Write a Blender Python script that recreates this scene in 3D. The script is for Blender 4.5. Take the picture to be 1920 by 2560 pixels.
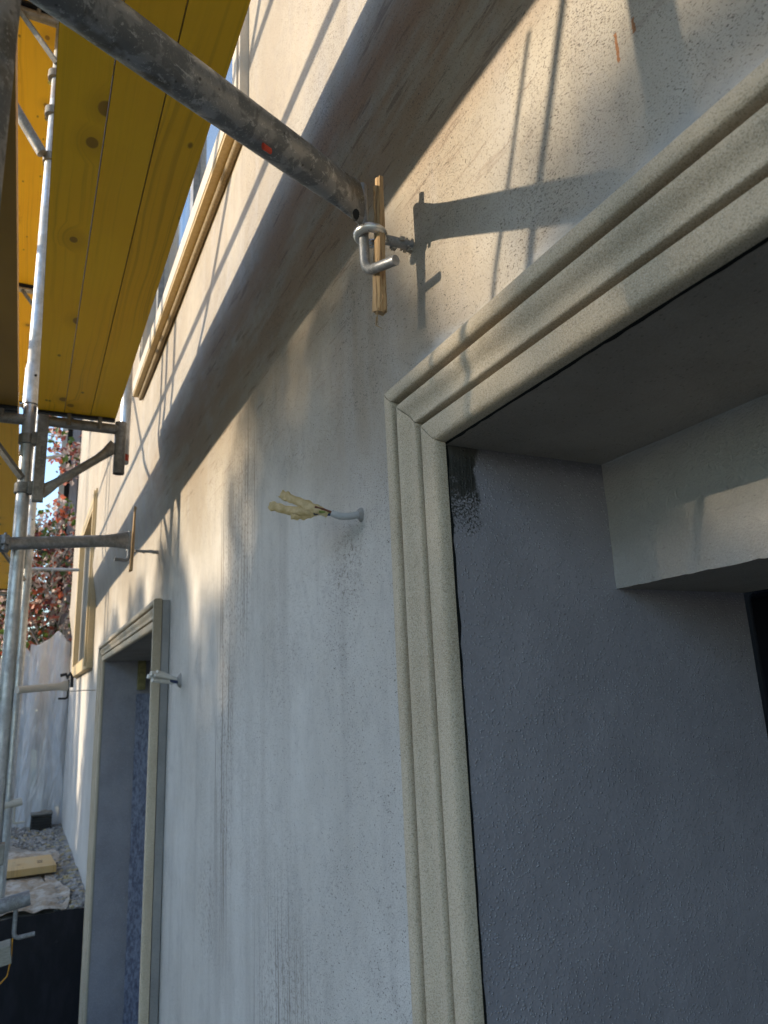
import bpy, bmesh, math, random
from mathutils import Vector, Matrix, noise as mnoise
for o in list(bpy.data.objects): bpy.data.objects.remove(o)
SC = bpy.context.scene
# ------------------------------------------------------------------ camera, sky, sun, exposure
# axes: X runs into the house wall (wall face at X = 0), Y along the facade, Z up from eye height
cam = bpy.data.cameras.new('camera'); camo = bpy.data.objects.new('camera', cam)
SC.collection.objects.link(camo); SC.camera = camo
right = Vector((0.89905382, -0.43573886, -0.04282387))
down = Vector((0.07056302, 0.2407279, -0.96802424))
fwd = Vector((0.43211468, 0.86728411, 0.24717439))
camo.matrix_world = Matrix(((right.x, -down.x, -fwd.x, -0.58), (right.y, -down.y, -fwd.y, 0.0),
                            (right.z, -down.z, -fwd.z, 0.0), (0, 0, 0, 1)))
cam.sensor_fit = 'VERTICAL'; cam.sensor_height = 36.0; cam.lens = 1807.9 / 2560 * 36
cam.clip_start = 0.01; cam.clip_end = 4000
cam.dof.use_dof = True; cam.dof.focus_distance = 1.25; cam.dof.aperture_fstop = 8.0

SUN = Vector((-1.0, 0.28, 0.35)).normalized()          # direction towards the sun
elev = math.asin(SUN.z)
w = bpy.data.worlds.new('World'); SC.world = w; w.use_nodes = True
wn = w.node_tree.nodes; wl = w.node_tree.links
sky = wn.new('ShaderNodeTexSky'); sky.sky_type = 'NISHITA'; sky.sun_disc = False
sky.sun_elevation = elev; sky.sun_rotation = math.atan2(SUN.x, SUN.y)
sky.air_density = 1.2; sky.dust_density = 0.8; sky.ozone_density = 3.0
bg = wn['Background']; bg.inputs['Strength'].default_value = 0.15
wl.new(sky.outputs[0], bg.inputs[0])
sl = bpy.data.lights.new('sun', 'SUN'); slo = bpy.data.objects.new('sun', sl); SC.collection.objects.link(slo)
sl.energy = 2.0; sl.angle = math.radians(0.6); sl.color = (1.0, 0.84, 0.62)
slo.rotation_euler = (-SUN).to_track_quat('-Z', 'Y').to_euler(); slo.location = (-6, 2, 6)
vs = SC.view_settings; vs.view_transform = 'Standard'; vs.look = 'None'; vs.exposure = 1.68; vs.gamma = 1.0
vs.use_curve_mapping = False

R = random.Random(7)
# ------------------------------------------------------------------ object helpers
ORG = {}
def link(o): SC.collection.objects.link(o)
def tag(o, label, cat=None, group=None, kind=None):
    if label: o['label'] = label
    if cat: o['category'] = cat
    if group: o['group'] = group
    if kind: o['kind'] = kind
    return o
def thing(name, base, label, cat, group=None):
    o = bpy.data.objects.new(name, None); link(o); o.location = base; o.empty_display_size = 0.1
    ORG[o.name] = Vector(base); return tag(o, label, cat, group)
def mesh(name, verts, faces, mat, parent=None, smooth=False, base=None):
    org = ORG[parent.name] if parent else Vector(base if base else (0, 0, 0))
    me = bpy.data.meshes.new(name)
    me.from_pydata([tuple(Vector(v) - org) for v in verts], [], faces); me.update()
    o = bpy.data.objects.new(name, me); link(o)
    mats = mat if isinstance(mat, (list, tuple)) else [mat]
    for m in mats: me.materials.append(m)
    if smooth:
        for p in me.polygons: p.use_smooth = True
    if parent: o.parent = parent
    else: o.location = org
    ORG[o.name] = org
    return o
def frames(pts):
    P = [Vector(p) for p in pts]; T = []
    for i in range(len(P)):
        a = P[max(i - 1, 0)]; b = P[min(i + 1, len(P) - 1)]; T.append((b - a).normalized())
    ref = Vector((0, 0, 1)) if abs(T[0].z) < .9 else Vector((0, 1, 0))
    n = (ref - T[0] * ref.dot(T[0])).normalized(); out = []
    for i, t in enumerate(T):
        n = (n - t * n.dot(t)).normalized(); out.append((P[i], n, t.cross(n)))
    return out
def tube_data(pts, rad, seg=18, caps=True, v0=0):
    """rad: number or list of numbers or (rn, rb) pairs along the path"""
    fr = frames(pts); V = []; F = []
    for i, (p, n, b) in enumerate(fr):
        r = rad[i] if isinstance(rad, (list, tuple)) else rad
        rn, rb = r if isinstance(r, (list, tuple)) else (r, r)
        for k in range(seg):
            a = 2 * math.pi * k / seg
            V.append(p + n * (rn * math.cos(a)) + b * (rb * math.sin(a)))
    for i in range(len(fr) - 1):
        for k in range(seg):
            a, b_ = i * seg + k, i * seg + (k + 1) % seg
            F.append((v0 + a, v0 + b_, v0 + b_ + seg, v0 + a + seg))
    if caps:
        F.append(tuple(v0 + k for k in range(seg))[::-1])
        F.append(tuple(v0 + (len(fr) - 1) * seg + k for k in range(seg)))
    return V, F
def tube(name, pts, rad, mat, parent=None, seg=18, caps=True, base=None):
    V, F = tube_data(pts, rad, seg, caps)
    o = mesh(name, V, F, mat, parent, True, base)
    return sharp(o)
def sharp(o, ang=40):
    me = o.data; bm = bmesh.new(); bm.from_mesh(me)
    for e in bm.edges:
        if len(e.link_faces) == 2 and e.calc_face_angle() > math.radians(ang): e.smooth = False
    bm.to_mesh(me); bm.free(); return o
def pipe(name, a, b, rad, wall, mat, parent=None, seg=24):
    """open hollow tube"""
    fr = frames([a, b]); V = []; F = []
    for (p, n, bb) in fr:
        for r in (rad, rad - wall):
            for k in range(seg):
                t = 2 * math.pi * k / seg; V.append(p + n * r * math.cos(t) + bb * r * math.sin(t))
    S = seg
    for k in range(S):
        j = (k + 1) % S
        F.append((k, j, 2 * S + j, 2 * S + k)); F.append((S + j, S + k, 3 * S + k, 3 * S + j))
        F.append((j, k, S + k, S + j)); F.append((2 * S + k, 2 * S + j, 3 * S + j, 3 * S + k))
    return sharp(mesh(name, V, F, mat, parent, True))
def box_data(x0, x1, y0, y1, z0, z1, v0=0):
    V = [(x, y, z) for x in (x0, x1) for y in (y0, y1) for z in (z0, z1)]
    F = [(0, 1, 3, 2), (4, 6, 7, 5), (0, 4, 5, 1), (2, 3, 7, 6), (0, 2, 6, 4), (1, 5, 7, 3)]
    return V, [tuple(v0 + i for i in f) for f in F]
def box(name, x0, x1, y0, y1, z0, z1, mat, parent=None, bev=0.0, rot=None, base=None):
    V, F = box_data(x0, x1, y0, y1, z0, z1)
    if rot:                                     # rotate about centre: (axis, degrees)
        c = Vector(((x0 + x1) / 2, (y0 + y1) / 2, (z0 + z1) / 2)); M = Matrix.Rotation(math.radians(rot[1]), 3, rot[0])
        V = [c + M @ (Vector(v) - c) for v in V]
    o = mesh(name, V, F, mat, parent, False, base)
    if bev: bevel(o, bev)
    return o
def bevel(o, r, seg=2):
    bm = bmesh.new(); bm.from_mesh(o.data)
    bmesh.ops.bevel(bm, geom=bm.edges[:], offset=r, segments=seg, profile=.6, affect='EDGES')
    bm.to_mesh(o.data); bm.free()
def grid(name, f, nu, nv, mat, parent=None, smooth=True, skip=None, base=None):
    V = [f(i / nu, j / nv) for j in range(nv + 1) for i in range(nu + 1)]
    F = []
    for j in range(nv):
        for i in range(nu):
            if skip and skip((i + .5) / nu, (j + .5) / nv): continue
            a = j * (nu + 1) + i; F.append((a, a + 1, a + nu + 2, a + nu + 1))
    return mesh(name, V, F, mat, parent, smooth, base)

# ------------------------------------------------------------------ material helpers
class Mat:
    def __init__(s, name):
        s.m = bpy.data.materials.new(name); s.m.use_nodes = True; s.t = s.m.node_tree; s.t.nodes.clear()
        s.out = s.n('ShaderNodeOutputMaterial'); s.geo = s.n('ShaderNodeNewGeometry'); s.pos = s.geo.outputs['Position']
    def n(s, ty, **k):
        x = s.t.nodes.new(ty)
        for a, b in k.items(): setattr(x, a, b)
        return x
    def put(s, sock, v):
        if isinstance(v, bpy.types.NodeSocket): s.t.links.new(v, sock)
        elif v is not None:
            if isinstance(v, (tuple, list)) and len(v) == 3 and sock.type == 'RGBA': v = (*v, 1)
            sock.default_value = v
    def math(s, op, a, b=None, c=None, clamp=False):
        x = s.n('ShaderNodeMath', operation=op, use_clamp=clamp)
        for i, v in enumerate((a, b, c)): s.put(x.inputs[i], v)
        return x.outputs[0]
    def mix(s, f, a, b, mode='MIX'):
        x = s.n('ShaderNodeMix', data_type='RGBA', blend_type=mode)
        s.put(x.inputs[0], f); s.put(x.inputs[6], a); s.put(x.inputs[7], b); return x.outputs[2]
    def smooth(s, v, lo, hi):
        x = s.n('ShaderNodeMapRange', interpolation_type='SMOOTHSTEP')
        s.put(x.inputs[0], v); s.put(x.inputs[1], lo); s.put(x.inputs[2], hi); return x.outputs[0]
    def vec(s, scale=(1, 1, 1), loc=(0, 0, 0), rot=(0, 0, 0), src=None):
        x = s.n('ShaderNodeMapping'); s.put(x.inputs[0], src or s.pos)
        x.inputs[1].default_value = loc; x.inputs[2].default_value = rot; x.inputs[3].default_value = scale
        return x.outputs[0]
    def noise(s, vec, scale, detail=4, rough=.55, dist=0):
        x = s.n('ShaderNodeTexNoise'); s.put(x.inputs['Vector'], vec or s.pos)
        x.inputs['Scale'].default_value = scale; x.inputs['Detail'].default_value = detail
        x.inputs['Roughness'].default_value = rough; x.inputs['Distortion'].default_value = dist
        return x.outputs[0]
    def voro(s, vec, scale, feature='F1', rnd=1.0, dim='3D'):
        x = s.n('ShaderNodeTexVoronoi', feature=feature, voronoi_dimensions=dim); s.put(x.inputs['Vector'], vec or s.pos)
        x.inputs['Scale'].default_value = scale; x.inputs['Randomness'].default_value = rnd; return x
    def sep(s, v=None):
        x = s.n('ShaderNodeSeparateXYZ'); s.put(x.inputs[0], v or s.pos); return x.outputs
    def ell(s, y, z, cy, cz, ry, rz, soft=.6):
        """1 inside an ellipse on the wall, 0 outside, soft rim"""
        a = s.math('DIVIDE', s.math('SUBTRACT', y, cy), ry); b = s.math('DIVIDE', s.math('SUBTRACT', z, cz), rz)
        d = s.math('SQRT', s.math('ADD', s.math('MULTIPLY', a, a), s.math('MULTIPLY', b, b)))
        return s.math('SUBTRACT', 1.0, s.smooth(d, 1 - soft, 1 + soft * .3))
    def bump(s, h, dist, strength=1.0, normal=None):
        x = s.n('ShaderNodeBump'); x.inputs['Strength'].default_value = strength; x.inputs['Distance'].default_value = dist
        s.put(x.inputs['Height'], h)
        if normal: s.put(x.inputs['Normal'], normal)
        return x.outputs[0]
    def done(s, col, rough=.8, metal=0, normal=None, spec=.4, **k):
        p = s.n('ShaderNodeBsdfPrincipled'); s.put(p.inputs['Base Color'], col); s.put(p.inputs['Roughness'], rough)
        s.put(p.inputs['Metallic'], metal); p.inputs['Specular IOR Level'].default_value = spec
        if normal: s.put(p.inputs['Normal'], normal)
        for a, b in k.items(): s.put(p.inputs[a.replace('_', ' ')], b)
        s.t.links.new(p.outputs[0], s.out.inputs[0]); s.p = p; return s.m

def wall_material():
    m = Mat('facade_plaster'); x, y, z = m.sep()
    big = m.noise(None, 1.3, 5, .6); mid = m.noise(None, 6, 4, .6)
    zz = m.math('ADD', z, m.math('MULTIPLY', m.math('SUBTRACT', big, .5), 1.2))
    sun_dim = m.smooth(zz, .15, .95)                   # upper beige darkened against the sun, lower kept pale: light balance painted into colour
    col = m.mix(m.smooth(big, .35, .68), m.mix(sun_dim, (.575, .555, .525), (.415, .37, .305)), m.mix(sun_dim, (.49, .465, .43), (.335, .29, .235)))
    col = m.mix(m.math('MULTIPLY', m.smooth(mid, .45, .75), .5), col, m.mix(sun_dim, (.45, .43, .405), (.33, .30, .265)))
    cl = m.noise(m.vec((1, 1, .6)), 17, 6, .72, .4)
    col = m.mix(m.math('MULTIPLY', m.smooth(cl, .50, .70), .45), col, m.mix(sun_dim, (.38, .365, .35), (.30, .265, .23)))
    # vertical trowel and run-off bands
    streak = m.noise(m.vec((3, 9, .7)), 1.0, 5, .6)
    col = m.mix(m.math('MULTIPLY', m.smooth(streak, .48, .70), .55), col, (.40, .375, .35))
    # brown run-off wash along the cove under the projecting storey
    cove = m.math('MULTIPLY', m.smooth(z, .80, 1.12), m.math('SUBTRACT', 1.0, m.smooth(z, 1.22, 1.36)))
    nearY = m.math('SUBTRACT', 1.0, m.smooth(y, 3.0, 5.0))
    hs = m.noise(m.vec((3, 1.6, 9), rot=(0.12, 0, 0)), 1.0, 6, .65)
    wash = m.math('MULTIPLY', m.math('MULTIPLY', cove, nearY), m.smooth(hs, .36, .60))
    col = m.mix(m.math('MULTIPLY', wash, .85), col, m.mix(m.smooth(y, 1.0, 2.4), (.31, .19, .12), (.30, .215, .15)))
    hs2 = m.noise(m.vec((3, 5, 46), rot=(0.35, 0, 0)), 1.0, 4, .7)
    fine = m.math('MULTIPLY', m.math('MULTIPLY', m.smooth(z, .55, 1.0), m.math('SUBTRACT', 1.0, m.smooth(z, 1.25, 1.40))), m.smooth(hs2, .57, .66))
    col = m.mix(m.math('MULTIPLY', fine, m.math('MULTIPLY', nearY, .6)), col, (.17, .12, .09))
    # upper wall: darker vertical streaks
    ust = m.noise(m.vec((3, 22, 1.4)), 1.0, 4, .7)
    up = m.math('MULTIPLY', m.smooth(z, 1.36, 1.5), m.smooth(ust, .56, .70))
    col = m.mix(m.math('MULTIPLY', up, .55), col, (.33, .29, .25))
    # drip lines and splash prints between the doors
    drip = m.noise(m.vec((3, 75, 1.1)), 1.0, 4, .75, .35)
    dm = m.math('MAXIMUM', m.ell(y, z, 2.36, .05, .14, .85, .4), m.math('MULTIPLY', m.ell(y, z, 2.15, .55, .22, .45), .7))
    dm = m.math('MAXIMUM', dm, m.math('MULTIPLY', m.ell(y, z, 1.80, -.72, .28, .36), .75))
    col = m.mix(m.math('MULTIPLY', m.math('MULTIPLY', dm, m.smooth(drip, .535, .60)), .8), col, (.13, .105, .085))
    prt = m.noise(m.vec((3, 62, 80), rot=(.6, 0, 0)), 1.0, 6, .8, .4)
    pm = m.math('MAXIMUM', m.ell(y, z, 2.17, .48, .17, .48), m.ell(y, z, 2.33, .05, .12, .8))
    pm = m.math('MAXIMUM', pm, m.math('MAXIMUM', m.ell(y, z, 1.78, -.74, .25, .32), m.ell(y, z, 1.34, .255, .10, .10)))
    pm = m.math('MAXIMUM', pm, m.ell(y, z, 2.56, -.62, .16, .2))
    col = m.mix(m.math('MULTIPLY', m.math('MULTIPLY', pm, m.smooth(prt, .52, .60)), .62), col, (.15, .12, .10))
    # smooth filler band freshly trowelled round the near door
    dy = m.math('SUBTRACT', y, 1.00); dz = m.math('SUBTRACT', z, .494)
    dd = m.math('MAXIMUM', dy, dz); dd = m.math('ADD', dd, m.math('MULTIPLY', m.math('SUBTRACT', mid, .5), .10))
    fill = m.math('MULTIPLY', m.math('SUBTRACT', 1.0, m.smooth(dd, .045, .085)), m.math('LESS_THAN', y, 1.2))
    fill = m.math('MULTIPLY', fill, m.smooth(z, .15, .45))
    fine2 = m.noise(m.vec((3, 14, 90), rot=(.5, 0, 0)), 1.0, 3, .6)
    fcol = m.mix(m.smooth(fine2, .45, .7), (.47, .47, .475), (.40, .40, .40))
    col = m.mix(m.math('MULTIPLY', fill, .85), col, fcol)
    # open pores of the float finish, with dirt in them
    dens = m.noise(None, 3.5, 3, .6)
    thin = m.math('MULTIPLY', m.math('SUBTRACT', dens, .5), .16)
    f1 = m.noise(m.vec((1, 1, 1.9), rot=(.75, 0, 0)), 200, 2, .5); f2 = m.noise(m.vec((1, 1, 1.7), rot=(.55, 0, 0)), 330, 2, .55)
    p1 = m.smooth(m.math('ADD', f1, thin), .65, .70); p2 = m.smooth(m.math('ADD', f2, thin), .585, .68)
    pores = m.math('MULTIPLY', m.math('MAXIMUM', p1, m.math('MULTIPLY', p2, .55)), m.math('SUBTRACT', 1.0, m.math('MULTIPLY', fill, .85)))
    col = m.mix(m.math('MULTIPLY', pores, .88), col, (.11, .092, .08))
    # rust runs of two old screws
    for cy, z0, z1 in ((.4905, .712, .753), (.4635, .728, .748)):
        rr = m.math('ADD', m.math('SUBTRACT', y, cy), m.math('MULTIPLY', m.math('SUBTRACT', m.noise(None, 90, 2), .5), .008))
        k = m.math('MULTIPLY', m.math('LESS_THAN', m.math('ABSOLUTE', rr), .0022), m.math('MULTIPLY', m.math('GREATER_THAN', z, z0), m.math('LESS_THAN', z, z1)))
        col = m.mix(m.math('MULTIPLY', k, .85), col, (.32, .13, .045))
    h = m.math('ADD', m.math('MULTIPLY', m.noise(None, 330, 3, .6), .5), m.math('MULTIPLY', pores, -.8))
    h = m.math('ADD', h, m.math('MULTIPLY', m.noise(m.vec((1, 1, .8)), 28, 4, .55), 1.1))
    h = m.math('ADD', h, m.math('MULTIPLY', m.noise(m.vec((1, 1.6, .35)), 5, 3, .5), 4.5))
    return m.done(col, .88, 0, m.bump(h, .0026, .8), .25)

def stone_mould():
    m = Mat('cream_sandcoat'); g = m.noise(None, 620, 2, .7); big = m.noise(None, 7, 4, .6)
    v = m.voro(None, 900); r = m.sep(v.outputs['Color'])[0]
    col = m.mix(m.smooth(big, .35, .7), (.52, .43, .31), (.44, .35, .24))
    col = m.mix(m.smooth(g, .40, .72), col, (.59, .515, .40))
    col = m.mix(m.math('MULTIPLY', m.smooth(r, .76, .84), .6), col, (.22, .18, .125))
    run = m.noise(m.vec((9, 9, 1.1)), 1.0, 4, .7)
    col = m.mix(m.math('MULTIPLY', m.smooth(run, .52, .75), .35), col, (.33, .265, .165))
    h = m.math('ADD', m.math('MULTIPLY', g, 1.0), m.math('MULTIPLY', m.noise(None, 240, 3), 1.0))
    return m.done(col, m.math('SUBTRACT', .78, m.math('MULTIPLY', m.smooth(g, .55, .8), .38)), 0, m.bump(h, .0011, .9), .5)

def plaster(name, a, b, rough=.85, scale=300, dist=.0015, spec=.3, patch=None, speck=True):
    m = Mat(name); big = m.noise(None, 4.0, 5, .6); fine = m.noise(None, scale, 3, .65)
    col = m.mix(m.smooth(big, .3, .7), a, b)
    col = m.mix(m.math('MULTIPLY', m.smooth(fine, .35, .75), .25), col, tuple(min(1, c * 1.6) for c in b))
    if speck:
        v = m.voro(m.vec((1, .6, 1.2)), 190); r = m.sep(v.outputs['Color'])[0]
        p = m.math('MULTIPLY', m.math('SUBTRACT', 1.0, m.smooth(v.outputs['Distance'], .12, .3)), m.math('GREATER_THAN', r, .72))
        col = m.mix(m.math('MULTIPLY', p, .6), col, tuple(c * .3 for c in a))
    if patch:                                    # brushed undercoat at the head of the jamb
        x, y, z = m.sep(); br = m.noise(m.vec((260, 2, 6)), 1.0, 3, .6)
        e = m.math('ADD', x, m.math('MULTIPLY', m.math('SUBTRACT', m.noise(None, 40, 3), .5), .06))
        k = m.math('MULTIPLY', m.math('SUBTRACT', 1.0, m.smooth(e, .005, .03)), m.smooth(m.math('ADD', z, m.math('MULTIPLY', m.math('SUBTRACT', m.noise(None, 30, 4), .5), .16)), .235, .275))
        col = m.mix(m.math('MULTIPLY', k, m.math('SUBTRACT', .95, m.math('MULTIPLY', br, .3))), col, (.058, .056, .05))
    wav = m.noise(m.vec((1, 1, 1)), scale * .25, 3, .6, 1.2)
    h = m.math('ADD', fine, m.math('MULTIPLY', wav, 1.6))
    return m.done(col, rough, 0, m.bump(h, dist, 1.0), spec)

def reveal_paint():
    m = Mat('slate_grain_paint'); big = m.noise(None, 5.0, 5, .6); x, y, z = m.sep()
    v = m.voro(None, 240); g2 = m.noise(None, 180, 2, .6); g3 = m.noise(None, 100, 3, .6)
    grain = m.math('MULTIPLY', m.math('SUBTRACT', 1.0, m.smooth(v.outputs['Distance'], .12, .5)), m.smooth(m.sep(v.outputs['Color'])[2], .15, .8))
    col = m.mix(m.smooth(big, .3, .7), (.315, .296, .318), (.255, .24, .26))
    col = m.mix(m.math('MULTIPLY', m.math('MULTIPLY', grain, m.smooth(g2, .35, .6)), .75), col, (.54, .53, .57))
    col = m.mix(m.math('MULTIPLY', m.smooth(v.outputs['Distance'], .5, .85), .4), col, (.25, .24, .26))
    br = m.noise(m.vec((330, 2, 5)), 1.0, 3, .6)
    e = m.math('ADD', x, m.math('MULTIPLY', m.math('SUBTRACT', m.noise(None, 40, 4), .5), .04))
    edge = m.math('MULTIPLY', m.math('SUBTRACT', 1.0, m.smooth(e, .018, .026)), m.math('LESS_THAN', y, 1.5))
    zz = m.math('ADD', z, m.math('MULTIPLY', m.math('SUBTRACT', m.noise(None, 38, 5, .7), .5), .10))
    solid = m.smooth(zz, .285, .305)
    part = m.math('MULTIPLY', m.smooth(zz, .215, .24), m.smooth(m.math('ADD', m.noise(None, 300, 2), m.math('MULTIPLY', m.math('SUBTRACT', zz, .29), 2.2)), .38, .52))
    k = m.math('MULTIPLY', edge, m.math('MAXIMUM', solid, part))
    col = m.mix(k, col, m.mix(m.smooth(br, .35, .7), (.030, .029, .025), (.075, .072, .062)))
    top = m.smooth(m.math('ADD', z, m.math('MULTIPLY', m.math('SUBTRACT', g3, .5), .03)), .33, .365)  # shade under the soffit painted in: browner and darker towards the head
    col = m.mix(m.math('MULTIPLY', top, .5), col, (.10, .09, .075))
    h = m.math('ADD', m.math('MULTIPLY', grain, 1.0), m.math('MULTIPLY', m.noise(None, 26, 4, .6), 2.0))
    return m.done(col, .40, 0, m.bump(h, .0017, .8), .5)

def galv(name, a, b, grime=.5, rough=.42, metal=.75, sc=1.0):
    m = Mat(name); n1 = m.noise(None, 38 * sc, 5, .65, .6); n2 = m.noise(None, 9 * sc, 5, .6); sp = m.voro(None, 95 * sc)
    n3 = m.noise(None, 210 * sc, 3, .7)
    col = m.mix(m.smooth(n1, .35, .68), a, b)
    col = m.mix(m.math('MULTIPLY', m.smooth(n2, .47, .62), grime), col, (.075, .07, .058))
    col = m.mix(m.math('MULTIPLY', m.smooth(m.math('ADD', n3, m.math('MULTIPLY', n2, .6)), .86, .98), .5), col, (.42, .41, .38))
    s = m.math('MULTIPLY', m.math('SUBTRACT', 1.0, m.smooth(sp.outputs['Distance'], .08, .24)), m.math('GREATER_THAN', m.sep(sp.outputs['Color'])[0], .8))
    col = m.mix(m.math('MULTIPLY', s, .5), col, (.05, .045, .04))
    rg = m.math('ADD', rough, m.math('MULTIPLY', m.smooth(n2, .4, .65), .3))
    me = m.math('SUBTRACT', metal, m.math('MULTIPLY', m.smooth(n2, .45, .65), metal * .6))
    return m.done(col, rg, me, m.bump(m.math('ADD', n1, m.math('MULTIPLY', n3, .4)), .0009, .6), .5)

def yellow_wood(name, a, b, dark, seed=0.0, knots=True):
    m = Mat(name); rnd = m.n('ShaderNodeObjectInfo').outputs['Random']
    off = m.n('ShaderNodeCombineXYZ'); m.put(off.inputs[0], m.math('MULTIPLY', rnd, 7.3)); m.put(off.inputs[1], m.math('MULTIPLY', rnd, 31.0))
    ad = m.n('ShaderNodeVectorMath', operation='ADD'); m.put(ad.inputs[0], m.pos); m.put(ad.inputs[1], off.outputs[0]); P = ad.outputs[0]
    # knots first, they bend the grain
    kv = m.voro(m.vec((4.6, 3.4, .01), (seed, 0, 0), src=P), 1.0, dim='2D'); kr = m.sep(kv.outputs['Color'])[0]; kd = kv.outputs['Distance']
    has = m.math('GREATER_THAN', kr, .68); size = m.math('MULTIPLY', m.math('SUBTRACT', kr, .45), .22)
    kn = m.math('MULTIPLY', m.math('SUBTRACT', 1.0, m.smooth(kd, m.math('MULTIPLY', size, .75), size)), has)
    halo = m.math('MULTIPLY', m.math('SUBTRACT', 1.0, m.smooth(kd, .05, .32)), has)
    bend = m.noise(m.vec((3.5, .9, 1), src=P), 1.0, 3, .5)
    sh = m.n('ShaderNodeCombineXYZ'); m.put(sh.inputs[0], m.math('ADD', m.math('MULTIPLY', bend, .10), m.math('MULTIPLY', halo, .05)))
    a2 = m.n('ShaderNodeVectorMath', operation='ADD'); m.put(a2.inputs[0], P); m.put(a2.inputs[1], sh.outputs[0])
    ring = m.noise(m.vec((78, .35, 1), src=a2.outputs[0]), 1.0, 2, .5)
    fib = m.noise(m.vec((120, 2.2, 9), src=P), 1.0, 4, .7); blot = m.noise(m.vec((4, 1.6, 1), src=P), 1.0, 4, .6)
    col = m.mix(m.smooth(blot, .3, .7), a, b)
    col = m.mix(m.math('MULTIPLY', m.smooth(ring, .52, .66), m.math('ADD', .06, m.math('MULTIPLY', m.smooth(bend, .44, .60), .34))), col, dark)
    col = m.mix(m.math('MULTIPLY', m.smooth(fib, .5, .75), .07), col, dark)
    if knots:
        col = m.mix(m.math('MULTIPLY', halo, .35), col, dark); col = m.mix(m.math('MULTIPLY', kn, .7), col, (.17, .085, .02))
    dirt = m.voro(m.vec((9, 5, 1), src=P), 2.0, dim='2D'); dr = m.sep(dirt.outputs['Color'])[1]
    ds = m.math('MULTIPLY', m.math('SUBTRACT', 1.0, m.smooth(dirt.outputs['Distance'], .05, .16)), m.math('GREATER_THAN', dr, .95))
    col = m.mix(m.math('MULTIPLY', ds, .7), col, (.07, .04, .012))
    return m.done(col, .5, 0, m.bump(m.math('ADD', fib, ring), .0006, .5), .35)

def simple(name, a, b=None, rough=.6, metal=0, sc=30, bump=.0008, spec=.4, stretch=(1, 1, 1), **k):
    m = Mat(name); n = m.noise(m.vec(stretch), sc, 5, .65)
    col = m.mix(m.smooth(n, .33, .68), a, b or tuple(c * .6 for c in a))
    return m.done(col, rough, metal, m.bump(n, bump, .8), spec, **k)

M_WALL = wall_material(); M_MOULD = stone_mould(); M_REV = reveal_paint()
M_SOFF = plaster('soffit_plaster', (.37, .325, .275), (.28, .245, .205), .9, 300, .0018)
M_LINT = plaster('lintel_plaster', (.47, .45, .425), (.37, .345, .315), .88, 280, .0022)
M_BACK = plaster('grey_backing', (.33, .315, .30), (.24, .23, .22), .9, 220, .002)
M_JOINT = simple('dark_joint', (.012, .012, .011), rough=.9)
def tie_mat():
    m = Mat('blotched_galvanised'); a = m.noise(None, 26, 5, .6, .5); b = m.noise(None, 60, 5, .7, .8); c_ = m.noise(None, 11, 4, .6); f = m.noise(None, 260, 3, .7)
    col = m.mix(m.smooth(a, .46, .53), (.24, .245, .25), (.155, .16, .165)); col = m.mix(m.smooth(b, .58, .64), col, (.33, .335, .34))
    col = m.mix(m.math('MULTIPLY', m.smooth(c_, .56, .64), .7), col, (.085, .075, .05)); col = m.mix(m.math('MULTIPLY', m.smooth(m.math('ADD', f, m.math('MULTIPLY', b, .5)), .84, .93), .7), col, (.42, .42, .41))
    v = m.voro(None, 70); k = m.math('MULTIPLY', m.math('SUBTRACT', 1.0, m.smooth(v.outputs['Distance'], .08, .2)), m.math('GREATER_THAN', m.sep(v.outputs['Color'])[0], .72))
    col = m.mix(m.math('MULTIPLY', k, .8), col, (.05, .048, .045)); sc = m.noise(m.vec((25, 25, 260), rot=(0, .9, .6)), 1.0, 2, .6)
    col = m.mix(m.math('MULTIPLY', m.smooth(sc, .70, .74), .6), col, (.5, .5, .49))
    return m.done(col, m.math('ADD', .40, m.math('MULTIPLY', m.smooth(a, .4, .6), .25)), .45, m.bump(m.math('ADD', b, m.math('MULTIPLY', f, .5)), .0012, .7), .5)
M_TIE = tie_mat()
M_GALV = galv('bright_galvanised', (.42, .43, .44), (.56, .57, .58), .22, .34, .8, .7)
M_GDARK = galv('dull_galvanised', (.20, .19, .175), (.29, .28, .26), .4, .45, .6, .8)
M_ZINC = galv('zinc_ring', (.55, .55, .54), (.68, .66, .62), .1, .2, .95, 1.2)
M_HOOK = galv('hook_steel', (.21, .22, .235), (.31, .32, .335), .45, .42, .6, 1.6)
M_STEELB = simple('black_steel', (.018, .019, .021), (.03, .03, .032), .5, .4)
M_NUT = simple('yellow_zinc', (.42, .34, .10), (.28, .22, .07), .35, .8, 90)
M_YEL = yellow_wood('yellow_deck_board', (.97, .56, .016), (.94, .51, .014), (.46, .23, .010))
M_YELR = simple('board_edge', (.55, .30, .03), (.36, .19, .02), .6, 0, 60)
M_BRN = yellow_wood('weathered_deck_board', (.34, .20, .035), (.27, .155, .03), (.10, .055, .012), 3.0, False)
M_CABLE = simple('grey_cable_sheath', (.46, .46, .46), (.38, .38, .385), .45)
M_COP = simple('brown_insulation', (.16, .055, .03), rough=.4); M_BLU = simple('blue_insulation', (.02, .035, .10), rough=.4)
M_GRN = simple('green_yellow_insulation', (.20, .26, .05), rough=.4)
def split_wood():
    m = Mat('split_wedge_wood'); a = m.noise(m.vec((260, 260, 9)), 1.0, 5, .7); b = m.noise(m.vec((90, 90, 5)), 1.0, 4, .6); x, y, z = m.sep()
    c = m.mix(m.smooth(b, .35, .65), (.52, .36, .20), (.40, .26, .135)); c = m.mix(m.math('MULTIPLY', m.smooth(a, .52, .66), .75), c, (.15, .085, .04))
    return m.done(c, .8, 0, m.bump(m.math('ADD', a, b), .004, 1.0), .2)
M_SPLIT = split_wood()
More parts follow.
